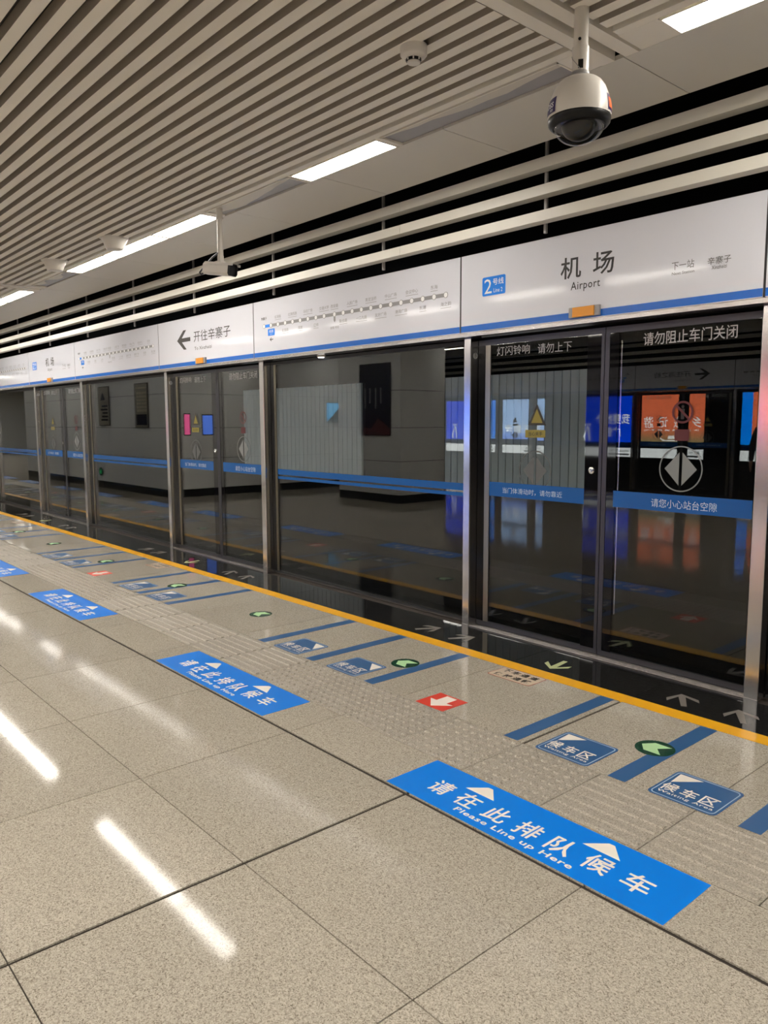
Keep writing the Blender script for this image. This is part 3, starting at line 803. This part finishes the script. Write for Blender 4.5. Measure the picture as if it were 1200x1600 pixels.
for n in (0, 1, 2, 3, 4, -1):
    c = CF - n * P; dn = ('the door ' + WHERE.get(n, 'beyond the frame')) if n >= 0 else 'the unseen door'
    if n >= 0:
        put('banner', c - 1.145, 'long blue queueing banner, left one before %s' % dn)
        put('banner', c + 1.155, 'long blue queueing banner, right one before %s' % dn)
        put('red', c - .01, 'red square sticker with white arrow before %s' % dn)
        put('label', c - .012, 'beige label with black text before %s' % dn)
    else: put('banner', c - 1.145, 'long blue floor banner outside the photo')
    for dx, q in ((-1.72, 'outer left'), (-1.135, 'middle left'), (-.53, 'inner left'), (.565, 'inner right'), (1.155, 'middle right'), (1.73, 'outer right')):
        put('stripe', c + dx, 'blue floor stripe, %s one before %s' % (q, dn))
    for dx, q, k in ((-1.425, 'outer left', 'waitL'), (-.815, 'inner left', 'waitL'), (.853, 'inner right', 'waitR'), (1.445, 'outer right', 'waitR')):
        put(k, c + dx, 'blue waiting area sticker, %s one before %s' % (q, dn))
    put('green', c - .655, 'round green arrow disc, left side before %s' % dn)
    put('green', c + 1.10, 'round green arrow disc, right side before %s' % dn)
    put('green', c - 2.39, 'lone round green arrow disc left of %s' % dn)
    for dx, a, q in ((-1.165, -.55, 'outer left'), (-.82, -.55, 'inner left'), (.865, .55, 'inner right'), (1.19, .55, 'outer right')):
        put('ga', c + dx, 'grey edge arrow, %s one at %s' % (q, dn), 4.0, a)
    put('ya', c + .02, 'pale green arrow on black edge at %s' % dn, 4.0, PI + .12)
for n in (-1, 0, 1, 2, 3):
    c = CF - n * P; G = 'floor markings across the platform'
    for dx in (-1.145, 1.155): put('banner', c + dx, 'blue queue banner across the platform, seen only mirrored', side=1, grp=G)
    for dx in (-1.72, -1.135, -.53, .565, 1.155, 1.73): put('stripe', c + dx, 'blue queue stripe across the platform', side=1, grp=G)

# ================================================================== ADVERTISEMENT BOXES across the far track (lit)
def adbox(x0, x1, m, label, words=None, m2=None, extra=None, sp=.26):
    cx = (x0 + x1) / 2; hw = (x1 - x0) / 2
    t = thing('light_box', (cx, -10.30, 0), label, 'light box', 'backlit advertisement boxes across the far track', PI)
    MB().box(-hw - .04, hw + .04, .0, .10, .90, 2.27).box(-hw - .04, hw + .04, .0, .10, .52, .86).obj('casing', 'rubber', t)
    if m2:
        MB().box(-hw, hw - sp, -.004, 0, .95, 2.225).obj('screen', m, t); MB().box(hw - sp, hw, -.004, 0, .95, 2.225).obj('screen', m2, t)
    else: MB().box(-hw, hw, -.004, 0, .95, 2.225).obj('screen', m, t)
    MB().box(-hw, hw, -.004, 0, .57, .82).obj('caption_strip', 'ad_white', t)
    tx = MB(); add_text(tx, '站台广告', -hw + .1, -hw + .7, .70, .77, .006, .01, wall=True); tx.box(-hw + .1, -hw + .75, -.006, -.004, .62, .66); tx.obj('caption_lettering', 'mgrey', t)
    if words:
        mb = MB()
        for s, a, b, c, d in words: add_text(mb, s, a, b, c, d, .006, .01, wall=True)
        if extra: extra(mb)
        mb.obj('slogan', 'ad_white', t)
    return t
T3 = Matrix.Translation((0, -.004, 0)) @ WALLT
def boat(mb):
    for pts in ([(-.35, 1.02), (.25, 1.02), (.33, 1.10), (.29, 1.10), (.22, 1.05), (-.31, 1.05), (-.38, 1.12), (-.42, 1.12)], [(-.1, 1.08), (.1, 1.08), (.08, 1.16), (-.08, 1.16)]): mb.prism(pts, 0, .002, T3)
def hand(mb):
    mb.prism([(.58, 1.0), (.62, 1.0), (.66, 1.32), (.72, 1.36), (.70, 1.40), (.62, 1.36)], 0, .002, T3); mb.prism([(.74, 1.0), (.78, 1.0), (.82, 1.12), (.72, 1.34), (.69, 1.32), (.77, 1.12)], 0, .002, T3)
    for a in (.58, .66, .74): mb.prism([(a, 1.42), (a + .03, 1.41), (a + .035, 1.47), (a + .005, 1.48)], 0, .002, T3)
adbox(-11.28, -9.53, 'ad_orange', 'orange lit advertisement with white writing, seen mirrored in the nearest screen door', [('乡', -.80, -.55, 1.38, 1.66), ('旅', -.33, -.05, 1.36, 1.66), ('记', .12, .38, 1.38, 1.66), ('游', .52, .80, 1.36, 1.66), ('海 滨 风 景 游 览 手 记', -.75, .80, 1.28, 1.33)], extra=boat)
adbox(-13.05, -11.53, 'ad_blue', 'deep blue lit advertisement with white writing, seen mirrored beside the orange one', [('我要找个', -.66, .40, 1.47, 1.74), ('广告', -.40, .12, 1.12, 1.38)], extra=hand)
adbox(-16.16, -14.50, 'ad_sky', 'pale blue lit advertisement with white waves, seen mirrored left of the deep blue one', [('蓝天碧海', -.7, .72, 1.18, 1.45)])
adbox(-18.6, -16.42, 'ad_azure', 'blue lit advertisement seen mirrored at the post of the nearest door', [('我', -.2, .0, 1.47, 1.72)], m2='ad_blue', extra=hand, sp=1.5)
adbox(-8.60, -6.9, 'ad_orange', 'orange and blue lit advertisement seen mirrored at the right edge', None, m2='ad_azure')
# glowing panels standing in for coloured reflections on the core wall
def wall_reflection(y0, y1, z0, z1, m, label):
    t = thing('reflection_panel', (-14.888, (y0 + y1) / 2, 0), label, 'light box', 'glowing stand-ins for reflections on the core wall', PI / 2)
    h = (y1 - y0) / 2
    MB().box(-h - .02, h + .02, 0, .02, z0 - .02, z1 + .02).obj('casing', 'rubber', t)
    if m == 'reflection_cyan': MB().prism([(-h, z1), (h, z1), (h, z0)], 0, .003, WALLT).obj('screen', m, t)
    else: MB().box(-h, h, -.003, 0, z0, z1).obj('screen', m, t)
for a in ((1.10, 1.22, 1.30, 1.72, 'reflection_pink', 'small pink glow painted as a reflection on the grey end wall, seen mirrored'), (.56, .80, 1.30, 1.70, 'reflection_blue', 'small blue glow painted as a reflection on the grey end wall, seen mirrored'), (-2.95, -2.45, 1.55, 2.0, 'reflection_cyan', 'cyan glow painted as a reflection on the far part of the end wall, seen mirrored')): wall_reflection(*a)

def notice(name, x0, x1, y, z0, z1, label, kind):
    t = thing(name, ((x0 + x1) / 2, y, 0), label, 'poster', None, PI); h = (x1 - x0) / 2
    MB().box(-h, h, 0, .02, z0, z1).obj('board', 'notice' if kind < 2 else 'poster', t)
    ring(MB(), [(-h - .015, z0 - .015), (h + .015, z0 - .015), (h + .015, z1 + .015), (-h - .015, z1 + .015)], [(-h, z0), (h, z0), (h, z1), (-h, z1)], -.018, .004, WALLT).obj('frame', 'rubber', t)
    T = Matrix.Translation((0, 0, 0)) @ WALLT
    if kind == 0:
        mb = MB()
        for r in range(6):
            for c in range(4): mb.box(-h + .06 + c * .13, -h + .15 + c * .13, -.002, 0, z1 - .22 - r * .075, z1 - .17 - r * .075)
        mb.box(-h + .05, h - .1, -.002, 0, z1 - .10, z1 - .07); mb.obj('printed_cards', 'paper', t)
        MB().box(-h + .05, h - .05, -.002, 0, z0 + .05, z0 + .28).obj('dark_photo', 'poster', t)
    elif kind == 1:
        mb = MB().prism([(-.1, z1 - .3), (.05, z1 - .12), (.2, z1 - .3)], 0, .002, T)
        for r in range(5): mb.box(-h + .08, h - .12 - .05 * (r % 3), -.002, 0, z0 + .1 + r * .08, z0 + .14 + r * .08)
        mb.obj('sketch_print', 'poster', t)
    else:
        mb = MB()
        for i, x in enumerate((-.2, -.05, .12, .26)): mb.box(x, x + .03, -.002, 0, z1 - .45 - .1 * (i % 2) - .3, z1 - .45)
        mb.obj('column_lettering', 'mgrey', t)
        MB().prism([(-h, z0), (h, z0), (h, z0 + .15), (.1, z0 + .12), (-.1, z0 + .32), (-.3, z0 + .2), (-h, z0 + .12)], 0, .002, T).obj('red_hills', 'pred', t)
    return t
notice('notice_board', -18.55, -17.94, 1.58, 1.50, 2.38, 'tall pale framed notice on the grey wall, left of the yellowish one, seen mirrored', 1)
notice('notice_board', -16.47, -15.84, 1.58, 1.45, 2.38, 'tall framed notice with yellowish cards on the grey wall, seen mirrored', 0)
notice('wall_poster', -11.97, -11.08, -1.08, 1.30, 2.65, 'dark tall poster with red hills on the pillar, seen mirrored', 2)
t = thing('exit_sign', (-18.58, 1.58, .39), 'small round green running man exit sign low on the grey wall, seen mirrored', 'exit sign', None, PI)
MB().prism(circ(0, 0, .10, 28), 0, .018, WALLT).obj('plate', 'green', t)
mb = MB().box(-.055, .055, -.019, -.018, -.005, .010).prism(circ(.0, .045, .014, 12), .018, .0195, WALLT).prism([(-.015, .03), (.02, .03), (.012, -.02), (.05, -.055), (.03, -.06), (0, -.03), (-.04, -.06), (-.05, -.05), (-.015, -.01)], .018, .0195, WALLT)
mb.obj('pictogram', 'exitg', t)

# ================================================================== DOME CAMERA
DX, DY = -1.990, 2.800
t = thing('dome_camera', (DX, DY, 0), 'white dome security camera hanging from a pole by the cross beam', 'security camera')
MB().lathe([(.029, 3.262), (.029, 3.05)], 28).obj('pole', 'camwhite', t, smooth=True)
c = MB().lathe([(.034, 3.052), (.034, 2.957)], 28).obj('collar', 'camwhite', t, smooth=True)
sl = MB().box(-.010, .010, -.0365, -.030, 2.962, 2.995); k = sl.obj('slot', 'camblack', c); k.rotation_euler = (0, 0, .64)
sc = MB().lathe([(.0, -.003), (.006, -.003), (.006, .003), (0, .003)], 12).obj('screw', 'camblack', c); sc.matrix_basis = Matrix.Rotation(.45, 4, 'Z') @ Matrix.Translation((0, -.030, 3.075)) @ Matrix.Rotation(PI / 2, 4, 'X')
MB().lathe([(.036, 2.957), (.038, 2.951), (.038, 2.944), (.045, 2.936), (.062, 2.926)], 36).obj('neck', 'grey', t, smooth=True)
body = [(.060, 2.927), (.075, 2.924), (.088, 2.914), (.103, 2.892), (.114, 2.865), (.122, 2.836), (.1265, 2.812), (.1275, 2.790), (.1275, 2.778)]
MB().lathe(body, 56).obj('housing', 'camwhite', t, smooth=True)
MB().lathe([(.0, 2.779), (.1255, 2.779), (.1265, 2.772), (.124, 2.758), (.116, 2.748), (.107, 2.744), (.103, 2.750)], 56).obj('rim', 'camblack', t, smooth=True)
MB().lathe([(.103 * math.cos(a), 2.758 - .080 * math.sin(a)) for a in [PI / 2 * i / 12 for i in range(13)]][:-1] + [(.004, 2.6782)], 48).obj('bubble', 'dome', t, smooth=True)
MB().lathe([(.0, 2.76)] + [(.072 * math.cos(a), 2.756 - .062 * math.sin(a)) for a in [-.2 + (PI / 2 + .2) * i / 10 for i in range(11)]][:-1] + [(.003, 2.694)], 36).obj('lens_unit', 'camblack', t, smooth=True)
MB().tube([(-.026, -.022, 3.02), (-.01, -.040, 3.00), (.012, -.043, 2.975), (.026, -.040, 2.955), (.034, -.030, 2.948)], .0018, 6).obj('safety_cable', 'grey', t)
def patch(a0, a1, z0, z1, off, m, name, par):
    pr = [(r, z) for r, z in body]
    def rad(z):
        for (r1, za), (r2, zb) in zip(pr, pr[1:]):
            if zb <= z <= za: return r1 + (r2 - r1) * (za - z) / max(za - zb, 1e-6)
        return pr[-1][0]
    mb = MB(); N, K = 8, 6
    for o_ in (off, off - .0006):
        for j in range(K + 1):
            z = z0 + (z1 - z0) * j / K
            for i in range(N + 1):
                a = a0 + (a1 - a0) * i / N; r = rad(z) + o_; mb.v.append((r * math.cos(a), r * math.sin(a), z))
    for j in range(K):
        for i in range(N): q = j * (N + 1) + i; mb.f.append((q, q + 1, q + N + 2, q + N + 1))
    return mb.obj(name, m, par)
D = math.radians
st = patch(D(-146), D(-102), 2.786, 2.846, .0012, 'purple', 'purple_sticker', t)
def wrap_text(s, am, z0, z1, wd, m, name, par, off=.0018):
    v, f, asp = text_mesh(s, .02); mb = MB()
    for a, b in v:
        z = z0 + b * (z1 - z0); an = am + (a - .5) * wd / .127; r = .1285 if z < 2.80 else .1285 - (z - 2.80) * .12
        mb.v.append(((r + off) * math.cos(an), (r + off) * math.sin(an), z))
    mb.f += f; return mb.obj(name, m, par)
wrap_text('DSS', D(-118), 2.806, 2.828, .050, 'wprint', 'sticker_lettering', st); wrap_text('安防', D(-112), 2.790, 2.801, .020, 'wprint', 'sticker_lettering', st)
s2 = patch(D(6), D(38), 2.786, 2.850, .0012, 'purple', 'dark_sticker', t)
patch(D(9), D(30), 2.796, 2.836, .0018, 'orange', 'orange_print', s2)

# bullet camera
t = thing('bullet_camera', (-5.535, 3.140, 0), 'cream bullet security camera on a pole below the lamp row', 'security camera')
MB().lathe([(.024, 3.194), (.024, 3.125), (.030, 3.125), (.030, 3.112), (.022, 3.110)], 20).obj('pole_sleeve', 'camwhite', t, smooth=True)
MB().lathe([(.0205, 3.112), (.0225, 2.835)], 20).obj('pole', 'camwhite', t, smooth=True)
MB().box(-.022, .022, -.016, .016, 2.795, 2.838).box(-.035, .035, -.022, .022, 2.782, 2.797).obj('bracket', 'camwhite', t)
d = Vector((.90, .38, -.14)).normalized(); u = d.cross(Vector((0, 0, 1))).normalized(); q = u.cross(d)
F = Matrix((( d.x, u.x, q.x, .01), (d.y, u.y, q.y, 0), (d.z, u.z, q.z, 2.735), (0, 0, 0, 1)))
def oct_(w_, h_, c_): return [(-w_ + c_, -h_), (w_ - c_, -h_), (w_, -h_ + c_), (w_, h_ - c_), (w_ - c_, h_), (-w_ + c_, h_), (-w_, h_ - c_), (-w_, -h_ + c_)]
Rz = F @ Matrix(((0, 0, 1, 0), (1, 0, 0, 0), (0, 1, 0, 0), (0, 0, 0, 1)))
MB().prism(oct_(.046, .044, .016), -.15, .10, Rz).obj('housing', 'camwhite', t)
MB().prism(oct_(.043, .041, .015), .10, .106, Rz).obj('front_glass', 'camblack', t)
ring(MB(), oct_(.0475, .0455, .016), oct_(.043, .041, .015), .095, .118, Rz).obj('front_bezel', 'camblack', t)
MB().prism([(-.050, .030), (-.050, .048), (.050, .048), (.050, .030), (.047, .030), (.047, .0455), (-.047, .0455), (-.047, .030)], -.13, .14, Rz).obj('sun_shield', 'camwhite', t)
MB().tube([(0, -.02, 2.86), (-.06, -.04, 2.83), (-.15, -.06, 2.775), (-.215, -.07, 2.735), (-.20, -.065, 2.718), (-.15, -.055, 2.735)], .007, 8).obj('cable', 'stile', t, smooth=True)

# smoke detector
t = thing('smoke_detector', (-2.665, 2.505, 0), 'round white smoke detector on the ceiling slats', 'smoke detector')
MB().lathe([(.0, 3.21), (.060, 3.205), (.060, 3.166), (.052, 3.156), (.034, 3.150)], 36).obj('base', 'camwhite', t, smooth=True)
MB().lathe([(.034, 3.151), (.034, 3.140), (.030, 3.139)], 28).obj('vent_ring', 'camblack', t, smooth=True)
sg = MB()
for i in range(8): a = PI / 4 * i; sg.tube([(.036 * math.cos(a), .036 * math.sin(a), 3.152), (.034 * math.cos(a), .034 * math.sin(a), 3.139)], .0035, 6)
sg.obj('vent_ribs', 'camwhite', t)
MB().lathe([(.0, 3.141), (.028, 3.141), (.030, 3.136), (.027, 3.131), (0, 3.130)], 28).obj('cap', 'camwhite', t, smooth=True)
# ceiling speakers: white truncated cones
for (x, y, l) in ((-8.40, 2.845, 'white cone-shaped ceiling speaker further from the camera'), (-7.05, 2.925, 'white cone-shaped ceiling speaker nearer the camera')):
    t = thing('ceiling_speaker', (x, y, 0), l, 'speaker', 'cone-shaped ceiling speakers')
    MB().lathe([(.0, 3.215), (.132, 3.212), (.132, 3.200), (.118, 3.196)], 32).obj('flange', 'camwhite', t, smooth=True)
    MB().lathe([(.118, 3.198), (.098, 3.160), (.076, 3.108), (.070, 3.104), (0, 3.104)], 32).obj('cone', 'camwhite', t, smooth=True)
# small downlight behind the near fixed bay
t = thing('evacuation_lamp', (-5.86, 4.345, 2.147), 'small white spot under the sign band over the near glass bay', 'lamp')
MB().lathe([(0, .02), (.042, .018), (.042, 0), (.036, -.003)], 24).obj('shell', 'camwhite', t, smooth=True)
MB().lathe([(0, .0), (.035, -.004), (.030, -.009), (0, -.011)], 24).obj('lens', 'evac', t, smooth=True)

# ================================================================== PERSON waiting across the platform (seen mirrored at the right edge)
def skin_mesh(name, m, nodes, edges, parent, root=0):
    me = bpy.data.meshes.new(name); me.from_pydata([n[0] for n in nodes], edges, []); me.update()
    o = bpy.data.objects.new(name, me); COL.objects.link(o)
    md = o.modifiers.new('s', 'SKIN'); md.use_smooth_shade = True
    for i, n in enumerate(nodes):
        v = me.skin_vertices[0].data[i]; v.radius = n[1] if isinstance(n[1], tuple) else (n[1], n[1]); v.use_root = (i == root)
    sb = o.modifiers.new('d', 'SUBSURF'); sb.levels = 2; sb.render_levels = 2
    dg = bpy.context.evaluated_depsgraph_get(); dg.update()
    m2 = bpy.data.meshes.new_from_object(o.evaluated_get(dg)); bpy.data.objects.remove(o)
    m2.materials.clear(); m2.materials.append(M[m])
    for p in m2.polygons: p.use_smooth = True
    m2.name = name
    return link(name, m2, parent)
pt = thing('person', (-5.45, -4.35, 0), 'person in dark clothes standing with arms down, mirrored at the right edge', 'person', None, PI * .9)
N = [((0, 0, .93), (.15, .10)), ((0, 0, 1.12), (.13, .09)), ((0, 0, 1.32), (.17, .10)), ((0, 0, 1.44), (.07, .06)), ((0, -.01, 1.52), (.055, .055)), ((0, -.025, 1.60), (.072, .088)), ((0, -.02, 1.67), (.062, .075))]
E_ = [(0, 1), (1, 2), (2, 3), (3, 4), (4, 5), (5, 6)]
for sx in (-1, 1):
    b = len(N); N += [((sx * .18, 0, 1.39), .052), ((sx * .24, .02, 1.12), .042), ((sx * .25, -.03, .88), .030), ((sx * .25, -.05, .80), (.022, .034))]
    E_ += [(2, b), (b, b + 1), (b + 1, b + 2), (b + 2, b + 3)]
    for q in range(4):
        k = len(N); N += [((sx * .25, -.075 + .02 * q, .755), .0085), ((sx * .245, -.08 + .02 * q, .71 - .006 * (q % 2)), .007)]; E_ += [(b + 3, k), (k, k + 1)]
    k = len(N); N += [((sx * .235, -.095, .78), .009), ((sx * .225, -.105, .745), .008)]; E_ += [(b + 3, k), (k, k + 1)]
    b = len(N); N += [((sx * .09, 0, .84), .085), ((sx * .10, -.01, .48), .055), ((sx * .10, .015, .10), .038), ((sx * .105, -.10, .035), (.035, .03))]
    E_ += [(0, b), (b, b + 1), (b + 1, b + 2), (b + 2, b + 3)]
bd = skin_mesh('body', 'skin', N, E_, pt)
J = [((0, 0, .90), (.175, .125)), ((0, 0, 1.12), (.155, .112)), ((0, 0, 1.32), (.19, .12)), ((0, 0, 1.44), (.085, .075))]; JE = [(0, 1), (1, 2), (2, 3)]
for sx in (-1, 1):
    b = len(J); J += [((sx * .18, 0, 1.39), .066), ((sx * .24, .02, 1.12), .056), ((sx * .25, -.03, .87), .044)]; JE += [(2, b), (b, b + 1), (b + 1, b + 2)]
skin_mesh('jacket', 'jacket', J, JE, bd if False else pt)
Q = [((0, 0, .95), (.155, .11))]; QE = []
for sx in (-1, 1):
    b = len(Q); Q += [((sx * .09, 0, .84), .098), ((sx * .10, -.01, .48), .070), ((sx * .10, .015, .09), .055)]; QE += [(0, b), (b, b + 1), (b + 1, b + 2)]
skin_mesh('trousers', 'trousers', Q, QE, pt)
skin_mesh('hair', 'hair', [((0, .03, 1.58), (.062, .05)), ((0, .015, 1.655), (.078, .085)), ((0, -.02, 1.71), (.060, .07))], [(0, 1), (1, 2)], pt, 1)
for sx in (-1, 1):
    MB().prism(rrect(sx * .105 - .05, sx * .105 + .05, -.19, .08, .04), 0, .065).obj('shoe', 'jacket', pt)
    MB().lathe([(0, -.012), (.009, -.006), (.012, 0), (.009, .006), (0, .012)], 10).obj('eye', 'ink', pt, (sx * .03, -.108, 1.61), True)
MB().prism([(-.012, 0), (.012, 0), (.003, .045), (-.003, .045)], 0, .018, Matrix.Translation((0, -.105, 1.565)) @ WALLT).obj('nose', 'skin', pt)
MB().prism([(-.022, 0), (.022, 0), (.014, .008), (-.014, .008)], 0, .006, Matrix.Translation((0, -.105, 1.545)) @ WALLT).obj('mouth', 'pred', pt)
